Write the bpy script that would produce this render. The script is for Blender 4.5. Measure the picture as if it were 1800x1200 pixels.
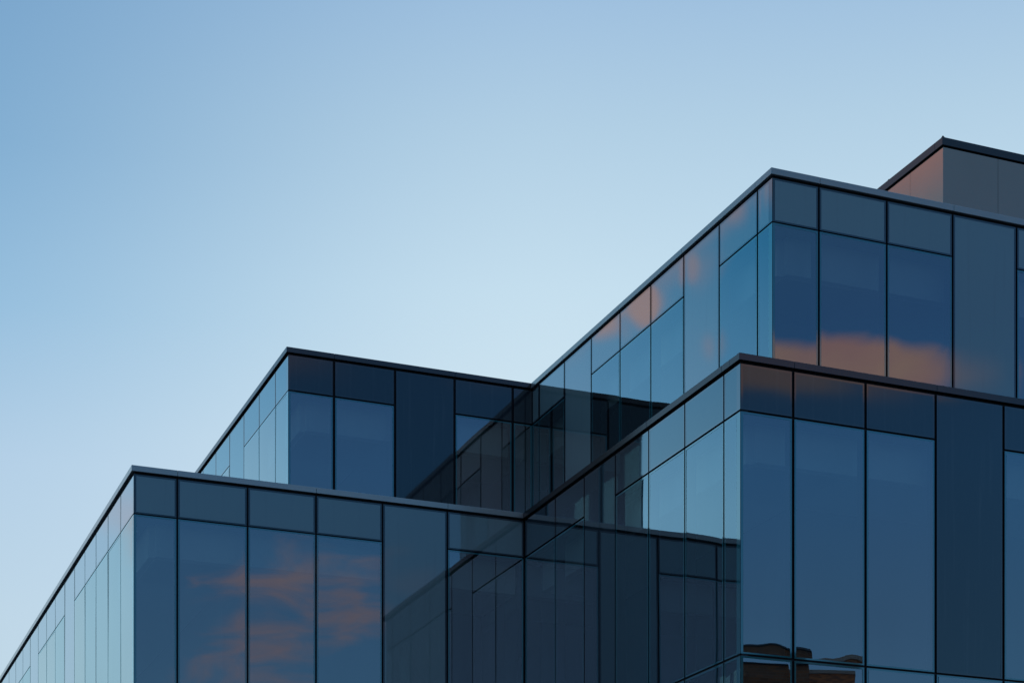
import bpy, math, random
from math import radians as R, sin, cos, exp, pi
random.seed(7)
S = bpy.context.scene
C = S.collection
for o in list(bpy.data.objects): bpy.data.objects.remove(o)

# ---------------------------------------------------------------- camera
EYE = 1.6
cam = bpy.data.cameras.new('camera'); co = bpy.data.objects.new('camera', cam); C.objects.link(co)
co.location = (0, 0, EYE); co.rotation_euler = (R(90), 0, 0)
cam.sensor_fit = 'HORIZONTAL'; cam.sensor_width = 36
cam.lens = 3326.17/1800*36
cam.shift_x = (900-859.96)/1800
cam.shift_y = (1923.02-600)/1800
cam.clip_start = .1; cam.clip_end = 6000
S.camera = co
S.render.resolution_x = 1024; S.render.resolution_y = 682
S.view_settings.view_transform = 'Standard'; S.view_settings.look = 'None'
S.view_settings.gamma = 1; S.view_settings.exposure = 0

# ---------------------------------------------------------------- node helper
def srgb(r, g, b):
    f = lambda c: (c/255/12.92) if c/255 <= .04045 else ((c/255+.055)/1.055)**2.4
    return (f(r), f(g), f(b), 1)
class NT:
    def __init__(s, t): s.t = t; s.n = t.nodes; s.l = t.links; s.n.clear()
    def new(s, typ, **k):
        n = s.n.new(typ)
        for a, b in k.items(): setattr(n, a, b)
        return n
    def put(s, inp, val):
        if isinstance(val, bpy.types.NodeSocket): s.l.new(val, inp)
        else: inp.default_value = val
    def m(s, op, a, b=None, c=None, clamp=False):
        n = s.new('ShaderNodeMath', operation=op, use_clamp=clamp)
        s.put(n.inputs[0], a)
        if b is not None: s.put(n.inputs[1], b)
        if c is not None: s.put(n.inputs[2], c)
        return n.outputs[0]
    def mix(s, fac, a, b):
        n = s.new('ShaderNodeMix', data_type='RGBA', clamp_factor=True)
        s.put(n.inputs[0], fac); s.put(n.inputs[6], a); s.put(n.inputs[7], b)
        return n.outputs[2]
    def step(s, x, lo, hi):
        n = s.new('ShaderNodeMapRange', interpolation_type='SMOOTHSTEP', clamp=True)
        s.put(n.inputs[0], x); n.inputs[1].default_value = lo; n.inputs[2].default_value = hi
        return n.outputs[0]
    def ramp(s, x, stops):
        n = s.new('ShaderNodeValToRGB'); e = n.color_ramp.elements; n.color_ramp.interpolation = 'EASE' if len(stops) == 2 else 'LINEAR'
        while len(e) < len(stops): e.new(.5)
        for i, (p, c) in enumerate(stops): e[i].position = p; e[i].color = c
        s.put(n.inputs[0], x); return n.outputs[0]

# ---------------------------------------------------------------- world: dusk sky with sunset-lit clouds behind
SUN_AZ = 24.0
W = bpy.data.worlds.new('World'); S.world = W; W.use_nodes = True
n = NT(W.node_tree)
tc = n.new('ShaderNodeTexCoord')
sep = n.new('ShaderNodeSeparateXYZ'); n.l.new(tc.outputs['Generated'], sep.inputs[0])
x, y, z = sep.outputs
az = n.m('MULTIPLY', n.m('ARCTAN2', x, y), 180/pi)          # 0 = straight ahead, + to the right
el = n.m('MULTIPLY', n.m('ARCSINE', z), 180/pi)
e01 = n.m('DIVIDE', el, 45.0, clamp=True)
def er(st): return n.ramp(e01, [(d/45, srgb(*c)) for d, c in st])
front = er([(0, (222, 226, 224)), (10, (216, 230, 241)), (15, (208, 229, 243)), (19, (211, 232, 244)), (23, (199, 225, 241)), (27, (179, 209, 231)), (31, (154, 189, 223)), (45, (110, 155, 205))])
side = er([(0, (205, 218, 225)), (10, (196, 219, 232)), (14, (190, 215, 233)), (18, (178, 207, 232)), (22, (146, 189, 222)), (26, (126, 172, 210)), (30, (118, 163, 203)), (45, (85, 130, 190))])
left = er([(0, (205, 222, 235)), (12, (192, 225, 246)), (17, (176, 219, 249)), (20, (146, 198, 238)), (24, (88, 166, 214)), (28, (82, 148, 203)), (45, (70, 115, 180))])
back = er([(0, (150, 170, 190)), (10, (114, 166, 210)), (14, (101, 152, 200)), (18, (87, 146, 203)), (22, (78, 127, 184)), (27, (82, 128, 172)), (45, (50, 85, 140))])
c1 = n.mix(n.step(az, -19, 2.5), side, front)
c2 = n.mix(n.step(az, -52, -20), left, c1)
back_m = n.m('MAXIMUM', n.step(az, 70, 115), n.step(n.m('MULTIPLY', az, -1), 80, 130))
base = n.mix(back_m, c2, back)
# a dark bank of cloud opposite the afterglow: it is what the inner corners mirror twice
dusk = er([(0, (90, 100, 120)), (12, (128, 142, 176)), (16, (124, 134, 164)), (18.5, (98, 100, 112)), (21, (84, 82, 86)), (24, (88, 84, 88)), (30, (80, 100, 130)), (45, (60, 90, 135))])
base = n.mix(n.m('MULTIPLY', n.step(n.m('ABSOLUTE', az), 151, 164), .96), base, dusk)
# a share of the physical sky keeps the gradient natural
sky = n.new('ShaderNodeTexSky', sky_type='NISHITA', sun_disc=False)
sky.sun_elevation = R(3); sky.sun_rotation = R(SUN_AZ); sky.air_density = 1; sky.dust_density = .6; sky.ozone_density = 2.5
skys = n.new('ShaderNodeVectorMath', operation='SCALE'); n.l.new(sky.outputs[0], skys.inputs[0]); skys.inputs[3].default_value = .1
base = n.mix(.03, base, skys.outputs[0])
# clouds: soft banks given in azimuth / elevation, broken by noise
cmb = n.new('ShaderNodeCombineXYZ'); n.put(cmb.inputs[0], n.m('MULTIPLY', az, .16)); n.put(cmb.inputs[1], n.m('MULTIPLY', el, .42))
nz = n.new('ShaderNodeTexNoise', noise_dimensions='2D'); n.l.new(cmb.outputs[0], nz.inputs['Vector'])
nz.inputs['Scale'].default_value = 1.0; nz.inputs['Detail'].default_value = 6; nz.inputs['Roughness'].default_value = .5; nz.inputs['Distortion'].default_value = .5
nzv = n.m('SUBTRACT', nz.outputs[0], .5)
nz2 = n.new('ShaderNodeTexNoise', noise_dimensions='2D'); n.l.new(cmb.outputs[0], nz2.inputs['Vector']); nz2.inputs['Scale'].default_value = 2.6; nz2.inputs['Detail'].default_value = 4
def bank(a, e, wa, we, slope=0, edge=.9, k=2.6, amp=1):
    da = n.m('SUBTRACT', az, a)
    de = n.m('SUBTRACT', n.m('SUBTRACT', el, e), n.m('MULTIPLY', da, slope))
    d2 = n.m('ADD', n.m('POWER', n.m('DIVIDE', n.m('ABSOLUTE', da), wa), 2), n.m('POWER', n.m('DIVIDE', n.m('ABSOLUTE', de), we), 2))
    v = n.m('ADD', n.m('SUBTRACT', 1, n.m('SQRT', d2)), n.m('MULTIPLY', nzv, k))
    return n.m('MULTIPLY', n.step(v, -.1, edge), amp)
def union(l):
    r = l[0]
    for q in l[1:]: r = n.m('MAXIMUM', r, q)
    return r
nz3 = n.new('ShaderNodeTexNoise', noise_dimensions='2D')
cm3 = n.new('ShaderNodeCombineXYZ'); n.put(cm3.inputs[0], n.m('ADD', n.m('MULTIPLY', az, .36), n.m('MULTIPLY', el, .15))); n.put(cm3.inputs[1], n.m('MULTIPLY', el, 1.05)); n.l.new(cm3.outputs[0], nz3.inputs['Vector'])
nz3.inputs['Scale'].default_value = 1.0; nz3.inputs['Detail'].default_value = 8; nz3.inputs['Roughness'].default_value = .56; nz3.inputs['Distortion'].default_value = .35
nzw = n.m('SUBTRACT', nz3.outputs[0], .5)
def wisp(a, e, wa, we, slope, edge, k, amp):
    global nzv
    keep = nzv; nzv = nzw; r = bank(a, e, wa, we, slope, edge, k, amp); nzv = keep; return r
BK = [
  (128.0, 20.85, 6.8, .85, .11, .42, .9, .85),     # bright bank low in the upper right wing
  (133, 20.9, 5, .8, 0, .9, 1.6, .3),
  (144.8, 21.3, 5, 1.2, 0, 1.0, 1.2, .42),
]
WK = [
  (143.2, 15.1, 2.4, 1.0, -.22, 1.4, 2.8, .75),   # wisps in the lower left wing
  (140.9, 14.6, 1.9, 1.4, .1, 1.3, 2.8, .8),
  (143.6, 12.9, 2.8, 1.0, -.16, 1.4, 2.8, .75),
  (139.0, 14.9, 2.4, .5, .1, .9, 2.0, .2),
]
BL = [
  (-46.8, 22.15, .8, .62, 0, .9, 1.0, .95), (-47.9, 22.6, .6, .66, 0, .4, .8, .9), (-49.2, 23.5, .6, .7, 0, .8, 1.2, .6),
  (-50.5, 25.0, .8, .7, 0, 1, 1.2, .65), (-51.7, 25.5, .5, .8, 0, 1, 1, .5), (-49.9, 21.4, .5, .5, 0, 1, 1, .3), (-49.6, 23.4, 1.0, .9, -.4, 1, 1.4, .2),
  (-33, 16.5, 3, 1.2, .3, 1.1, 1.5, .3), (-49, 24.2, 5, 1.1, -.67, 1.1, .8, .5), (-56.6, 27.6, 3.5, 2.3, -.7, .2, .5, 1), (-37.5, 14, 3, 1.0, .2, 1, 1.5, .2),
]
cb = union([bank(*b) for b in BK]+[wisp(*b) for b in WK]); cl = union([bank(*b) for b in BL])
ccol = n.mix(n.step(el, 15.5, 19.5), n.mix(nz2.outputs[0], srgb(188, 154, 160), srgb(216, 172, 160)), n.mix(nz2.outputs[0], srgb(228, 160, 150), srgb(248, 190, 146)))
ccl = n.mix(nz2.outputs[0], srgb(232, 168, 158), srgb(246, 184, 150))
base = n.mix(n.m('MULTIPLY', cb, .9), base, ccol)
base = n.mix(n.m('MULTIPLY', cl, .9), base, ccl)
bg = n.new('ShaderNodeBackground'); n.l.new(base, bg.inputs[0]); bg.inputs[1].default_value = 1.0
out = n.new('ShaderNodeOutputWorld'); n.l.new(bg.outputs[0], out.inputs[0])

# ---------------------------------------------------------------- sun, just above the horizon behind the building
sl = bpy.data.lights.new('sun', 'SUN'); so = bpy.data.objects.new('sun', sl); C.objects.link(so)
sl.energy = .5; sl.angle = R(.5); sl.color = (1, .72, .5)
so.rotation_euler = (R(90-3), 0, R(180-SUN_AZ)); so.location = (0, 0, 60)

# ---------------------------------------------------------------- materials
def mat(name, build):
    m = bpy.data.materials.new(name); m.use_nodes = True; t = NT(m.node_tree)
    o = t.new('ShaderNodeOutputMaterial'); t.l.new(build(t), o.inputs[0]); return m
def princ(t, col, rough=.5, ior=1.5, metal=0, tint=None, normal=None):
    p = t.new('ShaderNodeBsdfPrincipled')
    t.put(p.inputs['Base Color'], col); t.put(p.inputs['Roughness'], rough); p.inputs['IOR'].default_value = ior; p.inputs['Metallic'].default_value = metal
    if tint: p.inputs['Specular Tint'].default_value = tint
    if normal is not None: t.l.new(normal, p.inputs['Normal'])
    return p.outputs[0]
def noise(t, scale, detail=4, coord='Object', stretch=None):
    c = t.new('ShaderNodeTexCoord'); v = c.outputs[coord]
    if stretch:
        mp = t.new('ShaderNodeMapping'); t.l.new(v, mp.inputs[0]); mp.inputs['Scale'].default_value = stretch; v = mp.outputs[0]
    q = t.new('ShaderNodeTexNoise'); t.l.new(v, q.inputs['Vector']); q.inputs['Scale'].default_value = scale; q.inputs['Detail'].default_value = detail
    return q.outputs[0]
def bump(t, h, strength, dist):
    b = t.new('ShaderNodeBump'); b.inputs['Strength'].default_value = strength; b.inputs['Distance'].default_value = dist; t.l.new(h, b.inputs['Height']); return b.outputs[0]

def facing(t):
    # cosine of the angle between the view ray and the glass: drives the coated glass's Fresnel curve
    g = t.new('ShaderNodeNewGeometry'); d = t.new('ShaderNodeVectorMath', operation='DOT_PRODUCT')
    t.l.new(g.outputs['Normal'], d.inputs[0]); t.l.new(g.outputs['Incoming'], d.inputs[1])
    return t.m('ABSOLUTE', d.outputs['Value'])
def refl(t, c, r0, p=2.2):
    return t.m('ADD', r0, t.m('MULTIPLY', t.m('POWER', t.m('SUBTRACT', 1, c), p), 1-r0), clamp=True)
def vision(t):
    c = facing(t); fac = refl(t, c, .26, 2.5)
    info = t.new('ShaderNodeObjectInfo')
    tint = t.ramp(c, [(0, (1, 1, 1, 1)), (.16, (.86, 1, 1, 1)), (.46, (.58, .87, 1, 1)), (.72, (.84, .93, 1, 1)), (1, (.9, .94, 1, 1))])
    tint = t.mix(t.m('MULTIPLY', info.outputs['Random'], .5), tint, (.62, .92, 1, 1))
    g = t.new('ShaderNodeBsdfGlossy'); g.inputs['Roughness'].default_value = 0; t.l.new(tint, g.inputs[0])
    tp = t.new('ShaderNodeBsdfTransparent'); tp.inputs[0].default_value = (.46, .54, .50, 1)
    mx = t.new('ShaderNodeMixShader'); t.l.new(fac, mx.inputs[0]); t.l.new(tp.outputs[0], mx.inputs[1]); t.l.new(g.outputs[0], mx.inputs[2])
    df = t.new('ShaderNodeBsdfDiffuse'); df.inputs[0].default_value = (.10, .12, .12, 1)
    dirt = noise(t, 1.1, 5, stretch=(1, 1, .3))
    m2 = t.new('ShaderNodeMixShader'); t.l.new(t.m('MULTIPLY', dirt, .10), m2.inputs[0]); t.l.new(mx.outputs[0], m2.inputs[1]); t.l.new(df.outputs[0], m2.inputs[2])
    return m2.outputs[0]
def opaque(c1, c2, r0, tint, rough=.03, p=2.2):
    def f(t):
        info = t.new('ShaderNodeObjectInfo')
        col = t.mix(t.m('ADD', t.m('MULTIPLY', info.outputs['Random'], .6), t.m('MULTIPLY', noise(t, .9, 4, stretch=(1, 1, .4)), .4)), c1, c2)
        st = t.step(noise(t, 7, 5, stretch=(1, 1, .06)), .52, .80)
        col = t.mix(t.m('MULTIPLY', st, .16), col, (.20, .21, .20, 1))
        df = t.new('ShaderNodeBsdfDiffuse'); t.l.new(col, df.inputs[0])
        g = t.new('ShaderNodeBsdfGlossy'); g.inputs['Roughness'].default_value = rough; g.inputs[0].default_value = tint
        mx = t.new('ShaderNodeMixShader'); t.l.new(refl(t, facing(t), r0, p), mx.inputs[0]); t.l.new(df.outputs[0], mx.inputs[1]); t.l.new(g.outputs[0], mx.inputs[2])
        return mx.outputs[0]
    return f
M = {}
M['vision'] = mat('vision_glass', vision)
M['sp_light'] = mat('grey_spandrel_glass', opaque((.25, .34, .31, 1), (.28, .38, .34, 1), .09, (.85, .95, 1, 1)))
M['sp_dark'] = mat('dark_spandrel_glass', opaque((.035, .045, .05, 1), (.05, .06, .066, 1), .06, (.66, .92, 1, 1)))
M['edge'] = mat('glass_edge_seal', opaque((.02, .17, .18, 1), (.03, .20, .21, 1), .14, (.7, .95, 1, 1)))
M['edge_sp'] = mat('spandrel_edge_seal', opaque((.04, .055, .06, 1), (.05, .065, .07, 1), .06, (.8, .95, 1, 1)))
M['black'] = mat('black_gasket', lambda t: princ(t, t.mix(noise(t, 6), (.004, .004, .006, 1), (.008, .008, .011, 1)), .6, 1.4))
M['mull'] = mat('mullion_metal', lambda t: princ(t, t.mix(noise(t, 5), (.008, .009, .014, 1), (.014, .014, .020, 1)), .4, 1.5))
M['cop_light'] = mat('grey_metal_coping', lambda t: princ(t, t.mix(noise(t, 1.7), (.42, .42, .38, 1), (.48, .47, .42, 1)), .20, 1.5, .45))
M['cop_dark'] = mat('dark_metal_coping', lambda t: princ(t, t.mix(noise(t, 1.7), (.07, .068, .068, 1), (.09, .088, .085, 1)), .16, 1.5, .7))
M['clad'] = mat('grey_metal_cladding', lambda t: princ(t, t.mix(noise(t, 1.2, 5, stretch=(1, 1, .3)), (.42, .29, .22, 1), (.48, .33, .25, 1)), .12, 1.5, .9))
M['core'] = mat('interior_wall', lambda t: princ(t, t.mix(noise(t, .8), (.10, .10, .11, 1), (.16, .16, .16, 1)), .7))
M['ceil'] = mat('interior_ceiling', lambda t: princ(t, t.mix(noise(t, 2), (.78, .78, .76, 1), (.84, .84, .82, 1)), .8))
M['roofing'] = mat('roof_membrane', lambda t: princ(t, t.mix(noise(t, 3, 6), (.10, .10, .11, 1), (.18, .18, .18, 1)), .9))

# ---------------------------------------------------------------- mesh helpers
class MB:
    def __init__(s): s.v = []; s.f = []; s.mi = []; s.sm = []
    def box(s, x0, x1, y0, y1, z0, z1, mi=0):
        b = len(s.v)
        s.v += [(x0, y0, z0), (x1, y0, z0), (x1, y1, z0), (x0, y1, z0), (x0, y0, z1), (x1, y0, z1), (x1, y1, z1), (x0, y1, z1)]
        for q in ((0, 3, 2, 1), (4, 5, 6, 7), (0, 1, 5, 4), (1, 2, 6, 5), (2, 3, 7, 6), (3, 0, 4, 7)):
            s.f.append(tuple(b+i for i in q)); s.mi.append(mi); s.sm.append(False)
    def quad(s, pts, mi=0, sm=False):
        b = len(s.v); s.v += pts; s.f.append(tuple(range(b, b+len(pts)))); s.mi.append(mi); s.sm.append(sm)
    def build(s, name, mats, parent=None, loc=(0, 0, 0), rz=0):
        me = bpy.data.meshes.new(name); me.from_pydata(s.v, [], s.f)
        for m_ in (mats if isinstance(mats, list) else [mats]): me.materials.append(m_)
        me.polygons.foreach_set('material_index', s.mi); me.polygons.foreach_set('use_smooth', s.sm)
        me.validate(); me.update()
        o = bpy.data.objects.new(name, me); C.objects.link(o)
        o.location = loc; o.rotation_euler = (0, 0, rz)
        if parent: o.parent = parent
        return o
def tag(o, label=None, cat=None, group=None, kind=None):
    if label: o['label'] = label
    if cat: o['category'] = cat
    if group: o['group'] = group
    if kind: o['kind'] = kind
    return o
def bevel(o, w):
    b = o.modifiers.new('bevel', 'BEVEL'); b.width = w; b.segments = 1; b.limit_method = 'ANGLE'; return o

# ---------------------------------------------------------------- ground
g = MB(); g.quad([(-2500, -2500, 0), (2500, -2500, 0), (2500, 2500, 0), (-2500, 2500, 0)])
tag(g.build('ground', mat('asphalt_ground', lambda t: princ(t, t.mix(noise(t, .4, 8), (.045, .045, .047, 1), (.07, .068, .066, 1)), .9))), kind='structure')

# ---------------------------------------------------------------- the office building (local axes: x along the right-hand faces, y along the left-hand ones)
TH = .37724
au, av, du, dv = 7.51942, 38.9991, 16.27044, 29.18091
bu, bv, cu, cv = 11.72423, 42.26548, 17.83771, 30.77869
z1, z2 = 12.98487+EYE, 17.23349+EYE
T0, T1, T2, T3 = 16.25+EYE, 12.0+EYE, 7.72+EYE, 3.5+EYE
SET = .05                                    # the glass stands this far behind the coping's face
root = bpy.data.objects.new('office_building', None); C.objects.link(root)
U0, V0 = du, dv
root.location = (U0*cos(TH)-V0*sin(TH), U0*sin(TH)+V0*cos(TH), 0); root.rotation_euler = (0, 0, TH)
tag(root, 'stepped office building of dark blue reflective glass panels with grey metal copings', 'building')
def L(u, v): return (u-U0, v-V0)

def axis(n_, w, fine):
    # sample positions across a pane, closer together near its edges
    r = [0.5-0.5*cos(pi*i/n_) for i in range(n_+1)]
    return [(-w/2+w*(a*.6+.4*i/n_)) for i, a in enumerate(r)]
def pane(name, w, h, loc, rz, mats, parent, warp=1.0, bl=.035, br=.035, bt=.035, bb=.03, deep=.03, bot=0):
    """glass panel: flat printed border ring, gently warped sheet inside it, and its thickness"""
    rnd = random
    x0, x1, q0, q1 = -w/2+bl, w/2-br, -h/2+bb, h/2-bt
    nx, nz = max(6, int((x1-x0)/.10)), max(8, int((q1-q0)/.13))
    xs = [((x1+x0)/2+a) for a in axis(nx, x1-x0, 1)]; zs = [((q1+q0)/2+a) for a in axis(nz, q1-q0, 1)]
    a1, a2, a3, a4 = [rnd.uniform(-1, 1) for _ in range(4)]
    p1, p2, p3, p4 = [rnd.uniform(0, 6.28) for _ in range(4)]
    pil = rnd.uniform(.25, 1.0)*rnd.choice((1, 1, 1, -.6)); tx, tz = rnd.uniform(-.0018, .0018), rnd.uniform(-.0018, .0018)
    sl_, sr, st, sb = [rnd.uniform(.5, 1.3) for _ in range(4)]
    def d(X, Z):
        e = sl_*exp(-(X-x0)/.13)+sr*exp(-(x1-X)/.13)+st*exp(-(q1-Z)/.16)+sb*exp(-(Z-q0)/.16)
        v = .0010*pil*e+bot*exp(-(Z-q0)/.22)*(1+.5*sin(X*5+p1)+.45*sin(X*12+p2))/warp
        v += .00045*(a1*sin(X*3.1+p1+Z*.7)+a2*sin(Z*2.3+p2)+a3*sin(Z*1.1+X*2+p3)+a4*.35*sin(Z*6+p4))
        return v*warp+tx*X*min(warp, 1.5)+tz*Z*min(warp, 1.5)
    m = MB(); b = 0
    for Z in zs:
        for X in xs: m.v.append((X, d(X, Z)-.0, Z))
    k = len(xs)
    for j in range(len(zs)-1):
        for i in range(k-1):
            m.f.append((j*k+i, j*k+i+1, (j+1)*k+i+1, (j+1)*k+i)); m.mi.append(0); m.sm.append(True)
    o0, o1, r0, r1 = -w/2, w/2, -h/2, h/2
    for (A, B, P, Q) in ((o0, x0, r0, r1), (x1, o1, r0, r1), (x0, x1, r0, q0), (x0, x1, q1, r1)):
        if B-A > 1e-4 and Q-P > 1e-4: m.quad([(A, 0, P), (B, 0, P), (B, 0, Q), (A, 0, Q)], 1)
    for (A, P, B, Q) in ((o0, r0, o1, r0), (o1, r0, o1, r1), (o1, r1, o0, r1), (o0, r1, o0, r0)):
        m.quad([(A, 0, P), (A, deep, P), (B, deep, Q), (B, 0, Q)], 2)
    return m.build(name, mats, parent, loc, rz)

def face(wing, kind, u, v, offs, length, ztop, zt, rows, full, dark, row2=0, gap=.032, gapz=.026, corner=True):
    """one glazed face: mullions at offs from the outer corner (u, v); bays listed in full have one opaque tall panel"""
    right = kind == 'r'
    rz = 0 if right else -pi/2
    sp, cop = (M['sp_dark'], M['cop_dark']) if dark else (M['sp_light'], M['cop_light'])
    def P(t, dep, z):                                     # t along the face, dep behind the coping's face
        return (*(L(u+t, v+dep) if right else L(u+dep, v+t)), z)
    def bx(m, t0, t1, d0, d1, a, b, mi=0):
        p, q = P(t0, d0, a), P(t1, d1, b)
        m.box(min(p[0], q[0]), max(p[0], q[0]), min(p[1], q[1]), max(p[1], q[1]), a, b, mi)
    edges = [SET if corner else 0.0]+list(offs)+[length]
    cz = ztop-.120
    gt = cz-.048
    for i in range(len(edges)-1):
        a, b = edges[i], edges[i+1]
        g0 = .006 if i == 0 else gap/2
        g1 = (.030 if row2 or wing is wA else .012) if i == len(edges)-2 and length < 12 else gap/2
        ta, tb = a+g0, b-g1
        w = tb-ta; mid = (ta+tb)/2
        ex = dict(bl=.035, br=.035)
        if i == 0 and corner:
            if not right: ex['br'] = .13
            else: ex['bl'] = .05
        sm_, em = [sp, M['edge_sp'], M['black']], [M['vision'], M['edge'], M['black']]
        if i in full:
            zb = rows[0]+gapz/2
            pane('tall_panel', w, gt-zb, P(mid, SET, (gt+zb)/2), rz, sm_, wing, .9, **ex)
        else:
            zb = zt+gapz/2
            pane('spandrel_panel', w, gt-zb, P(mid, SET, (gt+zb)/2), rz, sm_, wing, .8, **ex)
            za, zb = rows[0]+gapz/2, zt-gapz/2
            pane('window', w, zb-za, P(mid, SET, (za+zb)/2), rz, em, wing, 1.0, bot=(.0020, .0008, .0001)[i] if (right and row2 and i < 3) else 0, **ex)
        if i < row2:
            za, zb = rows[1]+gapz/2, rows[0]-gapz/2
            pane('window', w, zb-za, P(mid, SET, (za+zb)/2), rz, em, wing, 3.0 if right else 1.5, **ex)
        # mullion behind the joint at the bay's far edge
        if i < len(edges)-2:
            m = MB(); bx(m, b-.035, b+.035, SET+.032, SET+.22, rows[-1], cz-.002); m.build('mullion', M['black'], wing)
    # transoms
    for i in range(len(edges)-1):
        a, b = edges[i], edges[i+1]
        e0 = .02 if i == 0 else .036
        zz = [r for r in rows[:1+(1 if i < row2 else 0)]]
        if i not in full: zz.append(zt)
        for q in zz:
            m = MB(); bx(m, a+e0, b-.036, SET+.033, SET+.16, q-.03, q+.03)
            m.build('transom', M['black'] if right else M['mull'], wing)
    # ceiling edge seen through the glass
    m = MB(); bx(m, .6, length-.05, SET+.42, SET+.60, zt-.72, zt-.03)
    bx(m, .6, length-.05, SET+.60, SET+2.4, zt-.74, zt-.66); m.build('ceiling_bulkhead', M['ceil'], wing)
    # coping in lengths of two bays with open joints
    m = MB(); js = [t for k, t in enumerate(offs) if k % 2 == 0]
    inner = length < 12
    cuts = [0.0]+js+[length+((-SET if right else .30) if inner else 0)]
    for a, b in zip(cuts, cuts[1:]):
        s0 = a+(.003 if a > 0 else (0 if right else .352)); s1 = b-(.003 if b in js else 0)
        if s1-s0 > .01: bx(m, s0, s1, 0, .35, cz, ztop)
    bevel(m.build('coping', cop, wing), .004)
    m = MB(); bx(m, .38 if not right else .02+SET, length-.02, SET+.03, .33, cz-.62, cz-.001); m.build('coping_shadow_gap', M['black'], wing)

def core(name, label, u0, u1, v0, v1, zb, zt, zroof, inset=1.0, zs=()):
    """the dark body of a wing behind its glass: inner walls, floor edges and roof deck"""
    m = MB()
    a = L(u0, v0); b = L(u1, v1)
    m.box(a[0]+inset*2.5, b[0], a[1]+inset*2.5, b[1], zb, zroof-.4)
    for q0, q1 in zs: m.box(a[0]+SET+.24, b[0]-.01, a[1]+SET+.24, b[1]-.01, q0, q1)
    m.box(a[0]+.345, b[0]-.02, a[1]+.345, b[1]-.02, zroof-.32, zroof-.2, 1)
    o = m.build(name, [M['core'], M['roofing']], root)
    o['label'] = label
    return o
FAR = 34
wA = core('wing', 'low left-hand wing with light grey coping', au, du+1.0, av, av+FAR, 0, z1, z1-.1, 1, [(T1-.02, z1-.62), (T2-.3, T2+.0)])
wD = core('wing', 'low right-hand wing with dark coping', du, du+20, dv, av+FAR-.5, 0, z1, z1-.11, 1, [(T1-.02, z1-.63), (T2-.3, T2+.0)])
wB = core('wing', 'high rear left wing with dark coping', bu, cu+1.0, bv, bv+FAR-1, z1-.5, z2, z2-.1, 1, [(T0-.02, z2-.62), (z1-.5, z1-.3)])
wC = core('wing', 'high right-hand wing with light grey coping', cu, cu+20, cv, bv+FAR-2, z1-.52, z2, z2-.11, 1, [(T0-.02, z2-.63), (z1-.52, z1-.31)])
bays = lambda o, k: [o+1.5*i for i in range(k)]
face(wA, 'r', au, av, bays(.9605, 5), du-au+SET, z1, T1, [T2, T3], {4}, False, gap=.040)
face(wA, 'l', au, av, bays(1.46967, 17), 27.5, z1, T1, [T2, T3], {5, 9, 13, 17}, False, gap=.042)
face(wD, 'r', du, dv, bays(1.11249, 8), 13.1, z1, T1, [T2, T3], {3, 7}, True, row2=5, gap=.054, gapz=.038)
face(wD, 'l', du, dv, bays(.65066, 6), av-dv+SET, z1, T1, [T2, T3], {4}, True, row2=5, gap=.046, gapz=.042)
ZL = z1-.45
face(wB, 'r', bu, bv, bays(1.15111, 4), cu-bu+SET, z2, T0, [ZL], {2}, True, gap=.062, gapz=.040)
face(wB, 'l', bu, bv, bays(1.16932, 10), 16.0, z2, T0, [ZL], {3, 7}, True, gap=.044)
face(wC, 'r', cu, cv, bays(1.05084, 8), 13.0, z2, T0, [ZL], {3, 7}, False, gap=.042)
face(wC, 'l', cu, cv, bays(.6048, 8), bv-cv+SET, z2, T0, [ZL], {2, 6}, False, gap=.050, gapz=.034)
for (w_, u_, v_, a_, b_, q) in ((wD, du, av, 0, z1-.121, .043), (wC, cu, bv, z1-.4, z2-.121, .055)):
    p_ = L(u_+q, v_+q); m = MB(); m.box(p_[0], p_[0]+.4, p_[1], p_[1]+.4, a_, b_); m.build('corner_post', M['black'], w_)
# plain storeys below the frame, out of the picture
def low(wing, u, v, lu, lv, zt):
    m = MB(); a = L(u, v)
    m.box(a[0]+SET+.02, a[0]+lu, a[1]+SET+.02, a[1]+SET+.3, 0, zt); m.box(a[0]+SET+.02, a[0]+SET+.3, a[1]+SET+.301, a[1]+lv, 0, zt-.002)
    m.build('lower_storeys', M['sp_dark'], wing)
low(wA, au, av, du-au, 27.5, T2-.32); low(wD, du, dv, 13.1, av-dv+1, T3-.02)

# ---------------------------------------------------------------- rooftop penthouse
H_ = 1923.02-240.3; fx = 3326.17
z3 = 21.48+EYE
dep = fx*(z3-EYE)/H_; X3 = (1656.7-859.96)/fx*dep
eu, ev = X3*cos(TH)+dep*sin(TH), -X3*sin(TH)+dep*cos(TH)
def along(u, v, kind, px):
    k = (px-859.96)/fx
    dx, dy = (cos(TH), sin(TH)) if kind == 'u' else (-sin(TH), cos(TH))
    p = (u*cos(TH)-v*sin(TH), u*sin(TH)+v*cos(TH))
    return (k*p[1]-p[0])/(dx-k*dy)
tr_, tl_ = along(eu, ev, 'u', 1756.7), along(eu, ev, 'v', 1596.7)
a = L(eu, ev); PB = z2-.3
m = MB(); m.box(a[0]+.09, a[0]+12, a[1]+.09, a[1]+14, PB, z3-.01)
ph = m.build('penthouse', M['black'], root); ph['label'] = 'rooftop plant room clad in grey metal sheets'
m = MB()
rts = [.05]+[tr_+tl_*0+1.5*i for i in range(8)]
for p, q in zip(rts, rts[1:]): 
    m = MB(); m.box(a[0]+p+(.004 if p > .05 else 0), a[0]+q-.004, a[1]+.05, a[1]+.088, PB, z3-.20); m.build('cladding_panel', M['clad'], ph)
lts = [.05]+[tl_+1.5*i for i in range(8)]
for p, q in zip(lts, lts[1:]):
    m = MB(); m.box(a[0]+.05, a[0]+.088, a[1]+p+(.004 if p > .05 else .039), a[1]+q-.004, PB, z3-.20); m.build('cladding_panel', M['clad'], ph)
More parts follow.
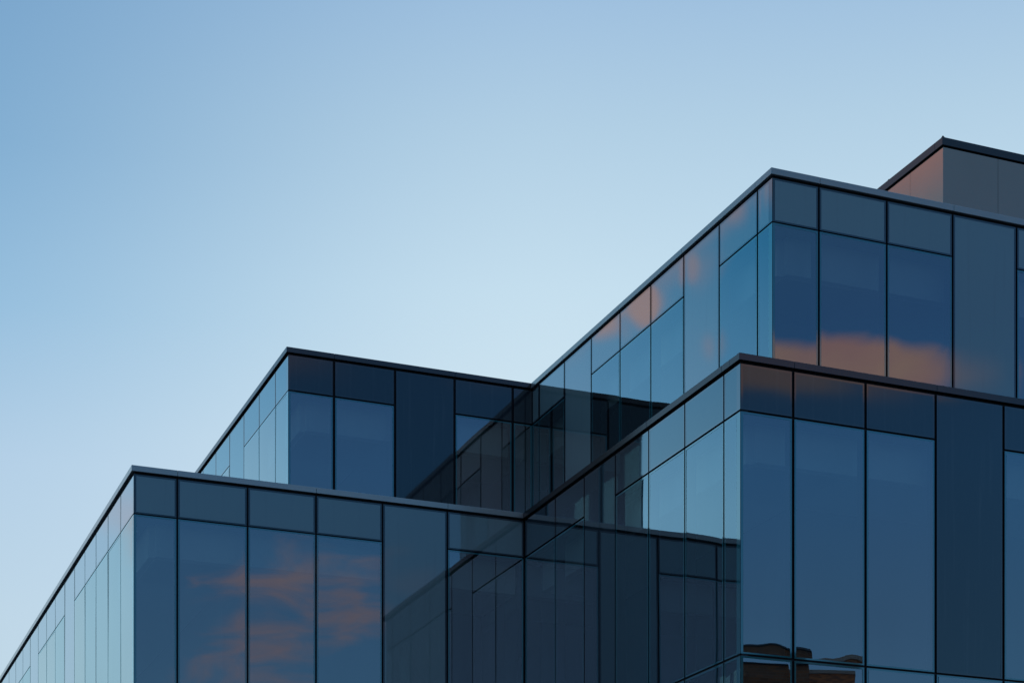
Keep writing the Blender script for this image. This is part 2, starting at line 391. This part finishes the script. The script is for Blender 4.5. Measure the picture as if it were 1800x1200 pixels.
m = MB(); m.box(a[0], a[0]+12.1, a[1], a[1]+.3, z3-.176, z3); m.box(a[0], a[0]+.3, a[1]+.301, a[1]+14.1, z3-.176, z3); bevel(m.build('coping', M['cop_dark'], ph), .006)
for (p, q) in ((0.02, .02), (2.35, .03), (.03, 1.98+0.2)):
    m = MB(); m.box(a[0]+p, a[0]+p+.03, a[1]+q, a[1]+q+.03, z3, z3+.035); m.box(a[0]+p-.012, a[0]+p+.042, a[1]+q-.012, a[1]+q+.042, z3, z3+.012); m.build('roof_clip', M['black'], ph)

# ---------------------------------------------------------------- brick building across the street, seen only mirrored in the lowest windows
def brick(t):
    c = t.new('ShaderNodeTexCoord'); mp = t.new('ShaderNodeMapping'); t.l.new(c.outputs['Object'], mp.inputs[0]); mp.inputs['Rotation'].default_value = (R(90), 0, 0)
    b = t.new('ShaderNodeTexBrick'); t.l.new(mp.outputs[0], b.inputs[0]); b.inputs['Scale'].default_value = 1
    b.inputs['Brick Width'].default_value = .45; b.inputs['Row Height'].default_value = .15; b.inputs['Mortar Size'].default_value = .02
    b.inputs['Color1'].default_value = (.26, .095, .03, 1); b.inputs['Color2'].default_value = (.12, .045, .02, 1); b.inputs['Mortar'].default_value = (.18, .12, .08, 1)
    return princ(t, b.outputs[0], .85)
MBK = mat('brown_brick', brick)
MBT = mat('lit_orange_brick', lambda t: princ(t, t.mix(t.step(noise(t, 3, 6, stretch=(1, 1, 5)), .4, .6), (.55, .20, .06, 1), (.20, .07, .03, 1)), .8))  # tower brick: a lit orange accent put into the colour, brighter than the wall
MST = mat('pale_stone', lambda t: princ(t, t.mix(noise(t, 2), (.28, .25, .22, 1), (.38, .34, .30, 1)), .8))
pD = (root.location.x+cos(TH)*1.0, root.location.y+sin(TH)*1.0)
rb = bpy.data.objects.new('brick_building', None); C.objects.link(rb)
azb = R(128.6); dist = 46
rb.location = (pD[0]+sin(azb)*dist, pD[1]+cos(azb)*dist, 0); rb.rotation_euler = (0, 0, pi-azb+pi)
tag(rb, 'orange brick building with gabled roof mirrored in the lowest windows of the glass office', 'building')
rb.rotation_euler = (0, 0, pi-azb)
HT = 18.85
m = MB(); m.box(-3.0, 1.2, .2, 9, 0, HT-1.0); m.build('wall', MBK, rb)
m = MB()
m.box(1.2, 3.4, -.2, 3.4, 0, HT-.2)
m.build('tower', MBT, rb)
m = MB(); m.box(1.1, 3.5, -.3, 3.5, HT-.2, HT+.02); m.build('cornice', MST, rb)
m = MB()
q0, q1 = HT-.98, HT+.15
m.quad([(-3.2, 0, q0), (1.19, 0, q0), (1.19, 4.6, q1), (-1.6, 4.6, q1)]); m.quad([(1.19, 9.2, q0), (-3.2, 9.2, q0), (-1.6, 4.6, q1), (1.19, 4.6, q1)])
m.quad([(-3.2, 9.2, q0), (-3.2, 0, q0), (-1.6, 4.6, q1)]); m.quad([(1.19, 0, q0), (1.19, 9.2, q0), (1.19, 4.6, q1)]); m.quad([(-3.2, 0, q0), (-3.2, 9.2, q0), (1.19, 9.2, q0), (1.19, 0, q0)])
m.build('roof', M['black'], rb)
for k, cx_ in enumerate((-2.2, -.6, 1.9, 2.8)):
    for j in range(4):
        yy = .2 if k < 2 else -.2; cz_ = HT-2.2-3.7*j
        m = MB(); m.box(cx_-.32, cx_+.32, yy-.03, yy+.05, cz_-.9, cz_+.9)
        m.quad([(cx_+.32*cos(pi*i/8), yy-.03, cz_+.9+.32*sin(pi*i/8)) for i in range(9)][::-1])
        wn = m.build('window', M['sp_dark'], rb)
        m = MB(); m.box(cx_-.4, cx_+.4, yy-.12, yy-.002, cz_-1.05, cz_-.905); m.build('sill', MST, wn)
S.cycles.max_bounces = 12; S.cycles.transparent_max_bounces = 12; S.cycles.glossy_bounces = 8
